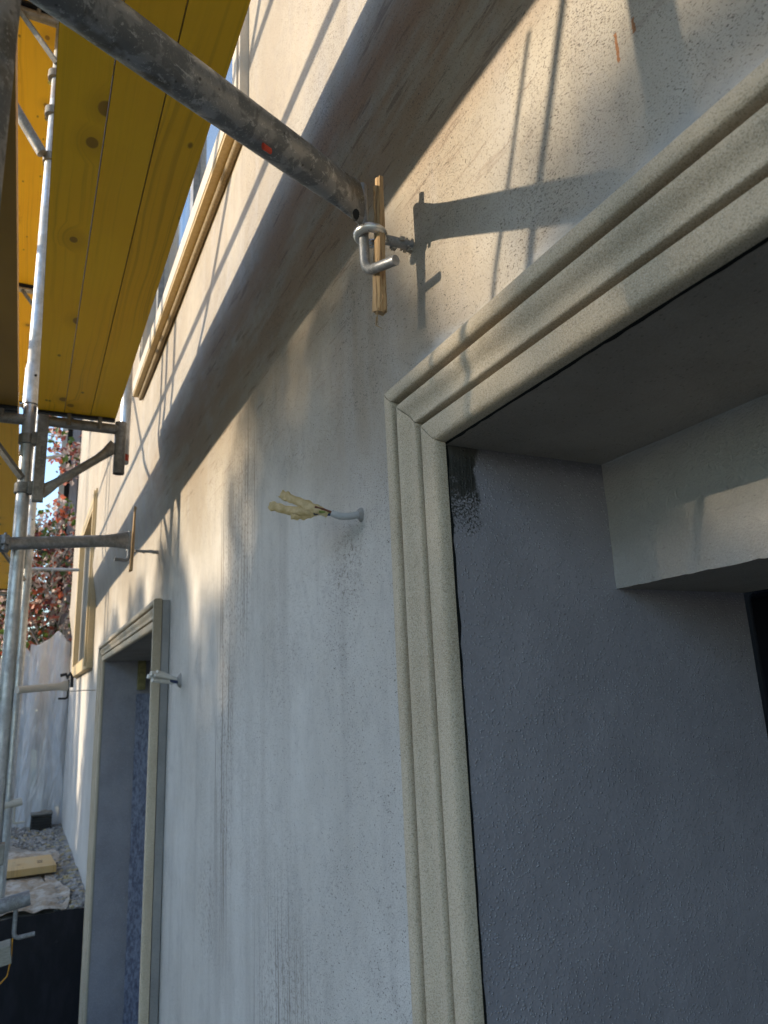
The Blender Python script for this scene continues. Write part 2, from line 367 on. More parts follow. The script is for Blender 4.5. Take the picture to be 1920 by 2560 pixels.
def tape_mat():
    m = Mat('masking_tape'); n = m.noise(None, 60, 4, .6); c = m.mix(m.smooth(n, .35, .65), (.73, .59, .33), (.57, .44, .21))
    p = m.n('ShaderNodeBsdfPrincipled'); m.put(p.inputs['Base Color'], c); p.inputs['Roughness'].default_value = .4
    m.put(p.inputs['Normal'], m.bump(m.noise(None, 110, 3, .5, 1.0), .002, .8))
    t = m.n('ShaderNodeBsdfTranslucent'); m.put(t.inputs[0], c); x = m.n('ShaderNodeMixShader'); x.inputs[0].default_value = .45
    m.t.links.new(p.outputs[0], x.inputs[1]); m.t.links.new(t.outputs[0], x.inputs[2]); m.t.links.new(x.outputs[0], m.out.inputs[0]); return m.m
M_TAPE = tape_mat()
M_GLASS = simple('window_glass', (.10, .115, .13), (.07, .08, .09), .06, 0, 2, 0, .8)
M_SILL = simple('beige_sill', (.50, .40, .24), (.43, .33, .19), .8, 0, 60)
M_DARKIN = simple('unlit_interior', (.004, .005, .010), (.003, .003, .006), .5, 0, 3, 0, .2)
M_FILM = simple('blue_film', (.12, .12, .17), (.30, .32, .40), .3, 0, 70, .002, .5, (1, 1, .4))

# ------------------------------------------------------------------ house front
HOUSE = thing('house', (0, 4, -1.45), 'unfinished plastered house front filling the picture, with cream door surrounds', 'house')
YO, ZO = 1.0046, 0.4936                         # outer corner of the near door surround
DOOR1 = (-1.55, .888, -3.6, .3685)               # openings: y0, y1, z0, z1
DOOR2 = (3.511, 5.948, -3.6, .351)
WIN_UP = (2.02, 4.16, 1.93, 3.4)
WIN_FAR = (7.60, 9.60, .50, 2.0)
OPEN = (DOOR1, DOOR2, WIN_UP, WIN_FAR)
EDGE = 1.375
def wall_x(y, z):
    u = mnoise.noise(Vector((y * 1.1, z * 1.1, 3.3))) * .006 + mnoise.noise(Vector((y * .4, z * .5, 9.1))) * .008
    e = EDGE + .006 * mnoise.noise(Vector((y * 9, 0, 0))) + .01 * mnoise.noise(Vector((y * 2.2, 5, 0))) - .04 * max(0, 1.6 - y) ** 1.5
    if z > e:
        x = -.044 - .006 * math.exp(-(z - e) / .05)
    else:
        t = max(0.0, min(1.0, (z - .95) / (e - .95)))
        x = -.050 * (t * t * (3 - 2 * t))
    near = max(0.0, 1 - abs(y - .9) / .5)
    return x + u * (1 - .0) if z > .6 else x + u * min(1, abs(z - .49) * 3 + (0 if -2 < y < 6.5 else 1)) * .5
def cuts(a, b, step, extra):
    n = int((b - a) / step); L = [a + (b - a) * i / n for i in range(n + 1)]
    L = [v for v in L if all(abs(v - e) > step * .3 for e in extra)] + list(extra)
    return sorted(set(L))
def build_wall():
    ys = cuts(-2.4, 11.2, .045, [v for o in OPEN for v in o[:2]])
    zs = cuts(-3.6, 4.4, .05, [-3.6] + [v for o in OPEN for v in o[2:] if v > -3.5] + [EDGE - .012, EDGE - .004, EDGE + .003, EDGE + .012])
    V = []; F = []; nY = len(ys)
    for z in zs:
        for y in ys: V.append((wall_x(y, z), y, z))
    for j in range(len(zs) - 1):
        for i in range(nY - 1):
            cy, cz = (ys[i] + ys[i + 1]) / 2, (zs[j] + zs[j + 1]) / 2
            if any(o[0] < cy < o[1] and o[2] < cz < o[3] for o in OPEN): continue
            a = j * nY + i; F.append((a, a + nY, a + nY + 1, a + 1))
    # far end return of the wall
    k = len(V); V += [(0, 11.2, -3.6), (0, 11.2, 4.4), (.45, 11.2, 4.4), (.45, 11.2, -3.6)]; F.append((k, k + 1, k + 2, k + 3))
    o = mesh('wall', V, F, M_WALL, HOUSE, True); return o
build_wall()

# profile of the moulding: (distance from the outer edge, projection from the wall)
PROF = [(.0015, .037), (.0, .050), (.0005, .066), (.003, .0715), (.008, .074), (.016, .0745), (.022, .0738), (.0262, .0715), (.0280, .0670), (.0283, .0540), (.0287, .0430),
        (.0340, .0425), (.0356, .0440), (.0364, .0620), (.0385, .0685), (.043, .0700), (.049, .0690), (.055, .0660), (.061, .0620), (.067, .0595), (.073, .0592),
        (.0785, .0605), (.0815, .0600), (.0832, .0565), (.0836, .0430), (.0870, .0405), (.0884, .0420), (.0890, .0530), (.0905, .0552), (.096, .0555), (.106, .0552), (.116, .0545), (.1215, .0525), (.125, .0475), (.1266, .0410), (.127, .0345)]
def smooth_prof(P, it=1):
    for _ in range(it):
        Q = [P[0]]
        for a, b in zip(P, P[1:]): Q += [(.75 * a[0] + .25 * b[0], .75 * a[1] + .25 * b[1]), (.25 * a[0] + .75 * b[0], .25 * a[1] + .75 * b[1])]
        P = Q + [P[-1]]
    return P
PR = smooth_prof(PROF)
def sweep(name, f, n, parent, mat=None):
    """f(s, p, t) -> point; strip along t with n steps"""
    V = []; F = []; k = len(PR)
    for i in range(n + 1):
        for s, p in PR: V.append(f(s, p, i / n))
    for i in range(n):
        for j in range(k - 1):
            a = i * k + j; F.append((a, a + 1, a + 1 + k, a + k))
    F.append(tuple(range(k))); F.append(tuple(n * k + j for j in range(k))[::-1])
    o = mesh(name, V, F, mat or M_MOULD, parent, True); return sharp(o, 60)
def wob(a, b): return .0011 * mnoise.noise(Vector((a * 3, b * 7, 1.7)))
def surround(yo_far, yo_near, zo, zb, parent):
    """door surround: far jamb, near jamb and head, mitred"""
    g = .0008
    sweep('jamb_moulding', lambda s, p, t: (-p + wob(t * 4, s), yo_far - s, zb + t * (zo - s - g - zb)), 26, parent)
    sweep('head_moulding', lambda s, p, t: (-p + wob(t * 5, s + 3), yo_near + s + g + t * (yo_far - s - g - yo_near - s - g), zo - s), 30, parent)
    sweep('jamb_moulding', lambda s, p, t: (-p, yo_near + s, zb + t * (zo - s - g - zb)), 6, parent)
def opening(name, o, yo_far, yo_near, zo, deep, lintel_x=None, lintel_z=None):
    y0, y1, z0, z1 = o
    grp = mesh(name, *box_data(-.034, -.001, yo_near + .005, yo_far - .005, z1, zo - .006), M_BACK, HOUSE)
    for a, b in ((yo_near + .005, y0 - .0), (y1 + .0, yo_far - .005)):
        mesh('backing_board', *box_data(-.034, -.001, a, b, z0, z1), M_BACK, grp)
    surround(yo_far, yo_near, zo, z0, grp)
    return grp
def ragged_reveal(name, yv, x0, x1, z0, z1, mat, parent, flip=1):
    def f(u, v):
        x = x0 + (x1 - x0) * u; z = z0 + (z1 - z0) * v
        j = mnoise.noise(Vector((x * 8, z * 8, 4))) * .0018
        if u == 0: x += abs(mnoise.noise(Vector((z * 60, 1, 2)))) * .004 + abs(mnoise.noise(Vector((z * 14, 7, 2)))) * .004
        return (x, yv + j, z)
    return grid(name, f, 40, 160, mat, parent)
D1 = opening('door_surround', DOOR1, YO, -1.677, ZO, .58); tag(D1, 'cream moulded surround of the near door opening')
D2 = opening('door_surround', DOOR2, 6.071, 3.384, .476, .58); tag(D2, 'cream moulded surround of the far door opening')
# near opening: jamb, soffit, inner lintel, inner soffit
ragged_reveal('door_jamb', .8835, -.0285, .577, -3.6, .3650, M_REV, HOUSE)
box('joint', -.0343, -.004, .8855, .8875, -3.6, .3660, M_JOINT, HOUSE)
box('joint', -.0343, -.004, -1.55, .8853, .3668, .3684, M_JOINT, HOUSE)
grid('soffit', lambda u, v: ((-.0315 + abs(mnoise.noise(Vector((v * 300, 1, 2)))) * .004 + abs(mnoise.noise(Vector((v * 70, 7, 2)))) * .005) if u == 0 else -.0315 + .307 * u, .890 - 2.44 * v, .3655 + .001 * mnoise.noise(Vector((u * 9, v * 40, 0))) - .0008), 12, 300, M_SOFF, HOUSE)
def lint(u, v):
    z = .153 + .215 * u
    if u == 0: z += .0022 * mnoise.noise(Vector((v * 300, 2, 2))) + .0015 * mnoise.noise(Vector((v * 90, 2, 2)))
    return (.2755 + .002 * mnoise.noise(Vector((u * 4, v * 20, 7))), .8865 - 2.43 * v, z)
grid('inner_lintel', lint, 10, 240, M_LINT, HOUSE)
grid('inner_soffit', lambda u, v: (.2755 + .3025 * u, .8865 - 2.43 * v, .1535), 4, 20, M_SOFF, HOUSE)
grid('door_jamb', lambda u, v: (-.03 + .607 * u, -1.55, -3.6 + 3.965 * v), 4, 8, M_REV, HOUSE)
D = box('dark_interior', .590, .635, -1.6, 1.0, -3.6, .40, M_DARKIN, HOUSE)  # black sheet stands in for the unlit room, its shade put into the colour
box('door_frame', .578, .605, .800, .8835, -3.6, .1525, M_DARKIN, D, .012)
# far opening
ragged_reveal('door_jamb', 5.942, -.029, .60, -3.6, .347, M_REV, HOUSE)
grid('soffit', lambda u, v: (-.030 + .63 * u, 5.946 - 2.44 * v, .3475), 4, 8, M_SOFF, HOUSE)
FW = box('window_frame', .36, .42, 3.50, 5.941, -3.6, .3465, M_FILM, HOUSE)
box('window_pane', .352, .3595, 3.55, 5.80, -3.5, .25, M_GLASS, FW)
box('foam_strip', .205, .26, 5.885, 5.9405, .13, .345, simple('yellow_foam', (.27, .23, .10), rough=.9), FW)
FS = grid('protective_film', lambda u, v: (.20 + .16 * u + .006 * mnoise.noise(Vector((u * 5, v * 40, 0))), 5.925 - .02 * abs(mnoise.noise(Vector((u * 8, v * 60, 3)))), -3.6 + 3.7 * v), 8, 120, M_FILM, HOUSE)

# upper window: glass, frame, sill with bead, side architrave
UW = box('window', .02, .05, WIN_UP[0], WIN_UP[1], WIN_UP[2], WIN_UP[3], M_GLASS, HOUSE); tag(UW, 'upper floor window above the beige sill')
for a, b, c, d in ((2.02, 2.10, 1.93, 3.4), (4.08, 4.16, 1.93, 3.4), (2.10, 4.08, 1.93, 2.02), (3.05, 3.12, 2.02, 3.4)):
    box('window_frame', -.01, .052, a, b, c, d, simple('grey_window_frame', (.34, .35, .36), rough=.4) if 'grey_window_frame' not in bpy.data.materials else bpy.data.materials['grey_window_frame'], UW)
for yy in (2.02, 4.16):
    grid('reveal', lambda u, v, yy=yy: (-.055 + .11 * u, yy, 1.93 + 1.47 * v), 2, 6, M_LINT, UW)
M_SILLF = plaster('sill_front', (.52, .48, .42), (.45, .41, .35), .85, 300, .001)
box('sill', -.104, .03, 1.93, 4.33, 1.852, 1.93, M_SILLF, UW, .004)
box('sill_underside', -.101, -.060, 1.935, 4.325, 1.835, 1.8505, M_SILL, UW, .003)
tube('sill_bead', [(-.058, 1.94 + .04 * i, 1.822 + .001 * math.sin(i * 2.1)) for i in range(60)], .0135, simple('brown_bead', (.27, .21, .13), (.18, .14, .09), .85, 0, 90), UW, 10)
for yy, w_ in ((1.935, .10), (4.19, .12)):
    box('side_architrave', -.078, -.045, yy, yy + w_, 1.932, 3.5, M_SILLF, UW, .004)
    box('architrave_fillet', -.086, -.0785, yy + .015, yy + .05, 1.934, 3.5, M_SILLF, UW, .003)
# far ground floor window with its projecting box surround
FWN = box('window', .03, .06, 7.60, 9.60, .50, 2.0, M_GLASS, HOUSE); tag(FWN, 'far window in a projecting beige box surround')
for a, b, c, d in ((7.45, 7.60, .38, 2.14), (9.60, 9.74, .38, 2.14), (7.60, 9.60, 2.0, 2.14), (7.60, 9.60, .38, .50)):
    box('box_surround', -.060, .02, a, b, c, d, M_SILL, FWN, .004)
box('box_surround', -.078, -.0605, 7.47, 7.53, .40, 2.12, M_SILL, FWN, .003)
for (a, b, c, d) in ((7.6, 7.68, .5, 2.0), (8.56, 8.64, .5, 2.0), (9.52, 9.6, .5, 2.0)):
    box('window_frame', .0, .029, a, b, c, d, M_SILLF, FWN)

# ------------------------------------------------------------------ wall tie near the camera
def coupler(pos, axis, r, parent, bolt_dir, nut=M_NUT, ring_mat=M_GDARK):
    """clamp ring round a tube with a bolt and nut"""
    p = Vector(pos); a = Vector(axis).normalized(); d = Vector(bolt_dir).normalized(); sdir = a.cross(d)
    c = tube('coupler', [p - a * .026, p - a * .022, p + a * .022, p + a * .026], [r + .004, r + .010, r + .010, r + .004], ring_mat, parent, 20)
    q = p + sdir * (r + .014)
    box_c = tube('coupler_ear', [q - d * .022, q + d * .022], .017, ring_mat, c, 6)
    tube('bolt', [q - d * .05, q + d * .035], .0065, ring_mat, c, 10)
    tube('nut', [q - d * .046, q - d * .030], .012, nut, c, 6)
    return c
def arc(c, a, b, r, t0, t1, n):
    return [Vector(c) + Vector(a) * r * math.cos(t0 + (t1 - t0) * i / n) + Vector(b) * r * math.sin(t0 + (t1 - t0) * i / n) for i in range(n + 1)]
TR = .0295
def wall_tie(label, S, E, tip_dir, group, rod=(.048, -.105), mat=M_TIE, hook_mat=M_HOOK, r=TR, stub=False):
    S, E = Vector(S), Vector(E); t = thing('wall_tie', S, label, 'wall tie', group); d = (E - S).normalized(); L = (E - S).length
    pts = []; rad = []
    if stub:
        pipe('tube', S, E, r, .004, mat, t)
    else:
        for f, a, b in ((0, r, r), (.5, r, r), (1 - .16 / L, r, r), (1 - .115 / L, r * 1.04, r * .93), (1 - .075 / L, r * 1.17, r * .70), (1 - .04 / L, r * 1.38, r * .45), (1 - .015 / L, r * 1.52, r * .32), (1, r * 1.55, r * .28)):
            pts.append(S + d * L * f); rad.append((a, b))
        tube('tube', pts, rad, mat, t, 28)
    z0, z1 = E.z + rod[1], E.z + rod[0]; hr = .0088; o = E + d * .004 if not stub else E - d * .05
    td = Vector(tip_dir).normalized(); R_ = .022
    P = [Vector((o.x, o.y, z1)), Vector((o.x, o.y, z0 + R_))]
    P += [Vector((o.x, o.y, z0 + R_)) + td * R_ * (1 - math.cos(a)) - Vector((0, 0, 1)) * R_ * math.sin(a) for a in (.4, .8, 1.2, 1.57)]
    P += [P[-1] + td * .03, P[-1] + td * .056]
    if stub: P[0].z = E.z - r * .8
    tube('hook', P, hr, hook_mat, t, 16)
    return t, o
def ring_bolt(label, c, wx, group, R_=.0215, r=.0078, wy=None):
    c = Vector(c); t = thing('ring_bolt', (wx, c.y if wy is None else wy, c.z), label, 'ring bolt', group)
    n = 40; ring = arc(c, (1, 0, -.08), (0, 1, 0), R_, .22, 2 * math.pi - .02, n)
    ring[0] = ring[0] + Vector((.006, 0, .006)); ring[-1] += Vector((.004, 0, -.006))
    tube('ring', ring, r, M_ZINC, t, 14)
    y2 = c.y if wy is None else wy
    sh = [(c.x + R_ - .002, c.y - .0, c.z - .002), (c.x + R_ + .012, c.y + (y2 - c.y) * .2, c.z + .0), (wx + .01, y2, c.z)]
    tube('shaft', sh, [r, r * 1.08, r * 1.12], M_HOOK, t, 14)
    # crumbs of plaster dragged out round the shaft
    V = []; F = []; rr = random.Random(3)
    for i in range(26):
        f = rr.random() ** 2; p = Vector((wx - f * (wx - c.x - R_) * .7, y2, c.z)); a = rr.uniform(0, 6.28); q = p + Vector((0, math.cos(a), math.sin(a))) * r * 1.1
        s = rr.uniform(.0015, .004); vs_, fs_ = box_data(q.x - s, q.x + s, q.y - s, q.y + s * 1.3, q.z - s, q.z + s * .8, len(V)); V += vs_; F += fs_
    mesh('plaster_crumbs', V, F, M_WALL, t)
    return t
tie1, o1 = wall_tie('grimy steel tie tube crossing the foreground to the ring bolt by the near door', (-.624, .700, .775), (-.099, 1.002, .850), (.30, -1.0, -.22), 'scaffold wall ties', rod=(.042, -.134))
tube('black_weep_hole', [Vector((-.125, .975, .800)), Vector((-.1255, .968, .7985))], [(.010, .006), (.010, .006)], M_JOINT, tie1, 10)
tube('red_mark', [(-.3215, .860, .782), (-.3075, .868, .784)], [(.006, .003), (.005, .003)], simple('red_paint', (.55, .06, .03), rough=.5), tie1, 8)
ring_bolt('shiny zinc ring bolt holding the foreground tie tube', (-.084, 1.0, .789), .004, 'ring bolts in the wall', .0225, .0084)
def wedge(label, top, bot, w_, d_, seed, base, group):
    rr = random.Random(seed); top, bot = Vector(top), Vector(bot); n = 34; V = []; F = []; k = 12
    t = thing('wooden_wedge', base, label, 'wood wedge', group)
    ax = (bot - top)
    for i in range(n + 1):
        f = i / n; c = top + ax * f
        ww = w_ * (.62 + .38 * f); dd = d_ * (.55 + .45 * f)
        for j in range(k):
            a = 2 * math.pi * j / k; ca, sa = math.cos(a), math.sin(a); sq = 1 / max(abs(ca), abs(sa))
            x = ca * min(sq, 1.28) * dd * .5; y = sa * min(sq, 1.28) * ww * .5
            g = 1 + .13 * mnoise.noise(Vector((j * 3.7 + seed, f * 4, 0))) + .05 * mnoise.noise(Vector((j * 5.1, f * 30, seed)))
            zj = (rr.uniform(-.006, .008) if i in (0, n) else 0)
            V.append(c + Vector((x * g, y * g, zj)))
    for i in range(n):
        for j in range(k): a = i * k + j; b = i * k + (j + 1) % k; F.append((a, b, b + k, a + k))
    F.append(tuple(range(k))[::-1]); F.append(tuple(n * k + j for j in range(k)))
    mesh('wedge_body', V, F, M_SPLIT, t)
    for i in range(7):                           # splinters and frayed fibres
        f = rr.choice((.02, .3, .82, .9, .95, 1.0)); p = top + ax * f + Vector((rr.uniform(-.4, .4) * d_, rr.choice((-.5, .5)) * w_, 0)); l = rr.uniform(.01, .03)
        tube('splinter', [p, p + Vector((rr.uniform(-.2, .2), rr.uniform(-.5, .5), -rr.uniform(.3, 1))) * l * .6, p + Vector((rr.uniform(-.4, .4), rr.uniform(-.9, .9), -rr.uniform(.4, 1))) * l], [.0014, .001, .0004], M_SPLIT, t, 5)
    return t
wd = wedge('split pale wood wedge driven through the ring of the foreground tie', (-.0745, .975, .888), (-.0735, 1.000, .640), .028, .021, 2, (-.074, 1.0, .8), 'wood wedges in ring bolts')
tube('splinter', [(-.089, .968, .865), (-.087, .975, .83), (-.079, .984, .79)], [.0022, .0016, .0008], M_SPLIT, wd, 6)

# ------------------------------------------------------------------ loose cables
CB = thing('power_cable', (0, 1.262, .35), 'grey power cable sticking out of the wall, ends wrapped in masking tape', 'cable')
tube('sheath', [(.02, 1.262, .352), (-.008, 1.262, .350), (-.028, 1.264, .3455), (-.044, 1.270, .346), (-.058, 1.278, .3535)], .0072, M_CABLE, CB, 16)
tube('plaster_collar', [(.004, 1.262, .350), (-.004, 1.262, .350), (-.009, 1.262, .349)], [(.016, .012), (.0145, .0105), (.010, .009)], M_BACK, CB, 14)
tube('wire', [(-.056, 1.277, .354), (-.070, 1.287, .362), (-.085, 1.298, .369)], .0026, M_COP, CB, 8)
tube('wire', [(-.056, 1.279, .351), (-.070, 1.290, .353), (-.086, 1.302, .357)], .0026, M_BLU, CB, 8)
tube('wire', [(-.056, 1.279, .355), (-.066, 1.285, .356), (-.080, 1.290, .358)], .0024, M_GRN, CB, 8)
def tape(pts, wid, seed, parent, n=46):
    """flat crumpled wrap of tape with spiral creases"""
    V = []; F = []; fr = frames(pts); k = 16; L = len(fr) - 1
    for i in range(n + 1):
        f = i / n * L; a = min(int(f), L - 1); t = f - a
        p = fr[a][0].lerp(fr[a + 1][0], t); nn = fr[a][1].lerp(fr[a + 1][1], t).normalized(); bb = fr[a][2].lerp(fr[a + 1][2], t).normalized()
        wv = wid * (1 + .25 * mnoise.noise(Vector((i * .22, seed, 0)))) * (.62 + .38 * min(1, i / 8)) * (1.0 if i < n - 3 else .9)
        for j in range(k):
            an = 2 * math.pi * j / k
            cr = .22 * (abs(math.sin(an * 1.0 + i * .5 + seed)) ** 3) + .30 * mnoise.noise(Vector((math.cos(an) * 1.3 + seed, math.sin(an) * 1.3, i * .3)))
            g = 1 + cr + (.35 * mnoise.noise(Vector((j * 1.9, seed, 3))) if i == n else 0)
            q = p + nn * (math.cos(an) * wv * g) + bb * (math.sin(an) * wv * .30 * g)
            if i == n: q += (fr[-1][0] - fr[-2][0]).normalized() * wid * .5 * mnoise.noise(Vector((j * 1.3, seed, 9)))
            V.append(q)
    for i in range(n):
        for j in range(k): a = i * k + j; b = i * k + (j + 1) % k; F.append((a, b, b + k, a + k))
    F.append(tuple(range(k))[::-1])
    return sharp(mesh('tape_wrap', V, F, M_TAPE, parent, True), 34)
tape([(-.064, 1.283, .352), (-.080, 1.295, .363), (-.103, 1.325, .383), (-.122, 1.352, .400), (-.133, 1.367, .411)], .0085, 1.3, CB)
tape([(-.076, 1.295, .359), (-.098, 1.322, .364), (-.122, 1.355, .374), (-.150, 1.390, .391)], .0085, 4.9, CB)
tape([(-.080, 1.300, .356), (-.100, 1.330, .357), (-.118, 1.348, .360)], .0065, 8.2, CB, 26)
C2 = thing('wire_bundle', (0, 3.11, .1), 'bundle of white wire ends poking from the wall beside the far door', 'cable')
M_WWIRE = simple('white_wire', (.62, .60, .55), (.5, .48, .43), .5)
for i, (dy, dz, l) in enumerate(((0, .012, .125), (.006, .0, .135), (-.004, -.014, .12), (.01, .018, .10), (-.008, .004, .11))):
    tube('wire', [(.01, 3.112, .10), (-.03, 3.11 + dy, .104 + dz * .6), (-.07, 3.09 + dy, .112 + dz), (-l, 3.06 + dy, .118 + dz)], .0085 if i < 3 else .006, M_WWIRE, C2, 10)
tube('wire', [(.01, 3.105, .092), (-.02, 3.10, .095), (-.045, 3.095, .099)], .006, M_BLU, C2, 8)
tube('plaster_collar', [(.006, 3.11, .098), (-.012, 3.11, .096)], [(.035, .028), (.018, .016)], M_BACK, C2, 12)

# ------------------------------------------------------------------ scaffold
ZD = 1.40
POSTS = ((-.656, .62), (-.642, 3.64), (-.618, 6.64), (-.612, 9.5))
NAMES = ('near scaffold post at the left edge, blurred and close to the camera', 'galvanised scaffold post with sleeve joint carrying the inner bracket', 'sunlit scaffold post just behind the bracket post', 'far scaffold post beside the plastic sheeting')
for i, ((x, y), lab) in enumerate(zip(POSTS, NAMES)):
    p = thing('scaffold_post', (x, y, -3.5), lab, 'scaffold post', 'inner scaffold posts')
    mt = M_GALV if i else M_TIE
    tube('tube', [(x, y, -3.5), (x, y, -1), (x, y, 1.6), (x, y, 5.2)], TR, mt, p, 24)
    tube('sleeve', [(x, y, 1.43), (x, y, 1.435), (x, y, 1.62), (x, y, 1.65)], [TR + .001, TR + .0065, TR + .0065, TR + .0005], mt, p, 24)
    tube('pin_hole', [(x + .012, y - .033, 1.575), (x + .0125, y - .0375, 1.575)], .006, M_JOINT, p, 10)
    tube('base_plate', [(x, y, -3.52), (x, y, -3.5)], .08, M_GDARK, p, 4)
for i, (x, y) in enumerate(POSTS):
    q = thing('scaffold_post', (-1.43, y, -3.5), 'outer scaffold post out of view, %s bay' % ('first', 'second', 'third', 'last')[i], 'scaffold post', 'outer scaffold posts')
    tube('tube', [(-1.43, y, -3.5), (-1.43, y, 5.2)], TR, M_GALV, q, 14)
# cross members of the frames with their knee braces
for i, (x, y) in enumerate(POSTS):
    for z in (ZD - .045, 3.72):
        t = thing('scaffold_transom', (x, y, z), '%s cross tube of the scaffold frame at the %s post' % ('lower' if z < 2 else 'upper', ('near', 'second', 'third', 'last')[i]), 'scaffold tube', 'scaffold cross tubes')
        tube('tube', [(x, y, z), (-1.43, y, z)], .026, M_GDARK if i < 2 else M_GALV, t, 16)
        tube('knee_brace', [(x - .01, y - .03, z - .30), (x - .22, y - .03, z - .02)], [(.017, .017)] * 2, M_GDARK, t, 4)
        tube('lug', [(x - .12, y - .02, z + .035), (x - .12, y - .02, z - .01)], .012, M_GDARK, t, 8)
# decks: every board its own piece
def deck(name, label, x0, x1, n, y0, y1, z, mat, cat='scaffold deck', group='scaffold deck panels', rail=True, th=.027):
    d = thing(name, ((x0 + x1) / 2, y0, z), label, cat, group); wv = (x1 - x0) / n
    for k in range(n):
        a, b = x0 + k * wv + .0008, x0 + (k + 1) * wv - .0008
        o = box('board', a, b, y0, y1, z + R.uniform(0, .0006), z + th, [mat, M_YELR], d)
        bevel(o, .0012, 1)
        for p_ in o.data.polygons:
            if abs(p_.normal.x) > .7: p_.material_index = 1
    if rail:
        box('end_rail', x0 + .002, x1 - .002, y1 + .0005, y1 + .035, z - .012, z + .03, M_STEELB, d, .003)
        box('end_rail', x0 + .002, x1 - .002, y0 - .035, y0 - .0005, z - .012, z + .03, M_STEELB, d, .003)
    return d
deck('deck_panel', 'yellow three-board deck panel on the inner brackets, overhead left', -.611, -.256, 3, .66, 3.60, ZD, M_YEL)
deck('deck_panel', 'yellow inner deck panel behind the camera', -.611, -.256, 3, -2.36, .58, ZD, M_YEL)
deck('deck_panel', 'weathered brown deck panel at the left edge beyond the post', -1.35, -.692, 4, .66, 3.60, ZD + .004, M_BRN, th=.062)
deck('deck_panel', 'weathered main deck panel behind the camera', -1.35, -.692, 4, -2.36, .58, ZD + .004, M_BRN, th=.062)
deck('deck_panel', 'yellow main deck panel of the second bay behind the bracket post', -1.35, -.692, 3, 3.68, 6.60, ZD + .004, M_YEL, th=.062)
deck('deck_panel', 'yellow main deck panel of the third bay', -1.35, -.692, 3, 6.68, 9.46, ZD + .004, M_YEL, th=.062)
for k, (a, b) in enumerate(((-2.36, .58), (.66, 3.60), (3.68, 6.60), (6.68, 9.46))):
    deck('deck_panel', 'bright yellow upper level deck panel of the %s bay' % ('rear', 'first', 'second', 'third')[k], -1.35, -.66, 3, a, b, 3.76, M_YEL, group='upper deck panels')
deck('deck_panel', 'unseen deck panel added under the camera to bounce light up', -1.35, -.692, 4, -2.36, 3.60, -1.68, yellow_wood('bounce_plywood', (.66, .52, .33), (.58, .44, .27), (.35, .24, .13), 1.0), group='added bounce panels', th=.05)  # unseen deck added below the camera, pale to bounce light onto the boards above
# guard rails, ledgers and braces on the outer side: they throw the thin shadows
def rail(label, a, b, r=.024, name='guard_rail'):
    t = tube(name, [a, b], r, M_GALV, None, 12, base=a); tag(t, label, 'scaffold tube', 'scaffold rails and braces'); return t
for z, s in ((ZD + .62, 'middle'), (ZD + 1.15, 'upper')):
    for k, (a, b) in enumerate(((.62, 3.64), (3.64, 6.64), (6.64, 9.5))):
        rail('%s guard rail tube along the outer side of the %s bay' % (s, ('first', 'second', 'third')[k]), (-1.46, a, z), (-1.46, b, z))
rail('diagonal brace tube rising across the second bay on the outer side', (-1.49, 3.64, ZD - .4), (-1.49, 6.3, 3.6), .022, 'brace_tube')
rail('diagonal brace tube rising across the first bay above the deck', (-1.49, 3.4, ZD + .1), (-1.49, 1.3, 3.6), .022, 'brace_tube')
rail('thin brace tube leaning beside the near door, first', (-1.22, .885, 1.36), (-1.22, 1.235, .46), .008, 'brace_tube')
rail('thin brace tube leaning beside the near door, second', (-1.22, .975, 1.33), (-1.22, 1.30, .54), .005, 'brace_tube')

rail('thin horizontal tube in front of the creeper at the far post', (-.66, 9.5, 1.66), (-.06, 9.5, 1.665), .020)
rail('thin horizontal tube high at the far post', (-.66, 9.5, 3.02), (-.34, 9.5, 3.12), .020)
# inner bracket on the second post
BK = thing('scaffold_bracket', (-.60, 3.61, 1.0), 'grey steel bracket under the end of the inner deck, with diagonal strut', 'scaffold bracket')
PX, PY = -.642, 3.64
box('clamp_plate', -.604, -.556, 3.585, 3.622, .945, 1.375, M_GDARK, BK, .004)
tube('arm', [(-.575, 3.615, 1.352), (-.235, 3.615, 1.348)], .0255, M_GDARK, BK, 20)
pipe('end_tube', Vector((-.230, 3.615, 1.118)), Vector((-.230, 3.615, 1.385)), .0275, .004, M_GDARK, BK)
tube('strut', [(-.572, 3.60, .985), (-.545, 3.60, 1.010), (-.505, 3.603, 1.045), (-.33, 3.61, 1.185), (-.29, 3.612, 1.222), (-.250, 3.612, 1.265)], [(.030, .004), (.029, .006), (.021, .018), (.021, .019), (.026, .012), (.034, .006)], M_GDARK, BK, 16)
for xx in (-.47, -.33):
    tube('lug', [(xx, 3.595, 1.395), (xx, 3.592, 1.33)], .010, M_GDARK, BK, 10)
coupler((PX, PY, 1.255), (0, 0, 1), TR, BK, (.9, -.25, 0)); coupler((PX, PY, 1.012), (0, 0, 1), TR, BK, (.9, -.25, 0))
for zz in (1.255, 1.012): box('clamp_neck', -.625, -.60, 3.595, 3.63, zz - .03, zz + .03, M_GDARK, BK, .003)
IP = thing('guard_post', (-.215, 3.66, 1.35), 'short pale guard post standing on the inner bracket end', 'scaffold post')
tube('tube', [(-.205, 3.665, 1.19), (-.205, 3.665, 2.6)], .0255, M_GALV, IP, 18)
tube('red_band', [(-.205, 3.665, 1.20), (-.205, 3.665, 1.235)], .0262, bpy.data.materials['red_paint'], IP, 18)
UB = thing('scaffold_bracket', (-.66, 3.61, 3.2), 'upper bracket couplers on the second post near the top left', 'scaffold bracket')
coupler((PX - .01, PY, 3.36), (0, 0, 1), TR, UB, (.9, -.25, 0), simple('bright_nut', (.75, .66, .08), rough=.3)); coupler((PX - .01, PY, 3.12), (0, 0, 1), TR, UB, (.9, -.25, 0))
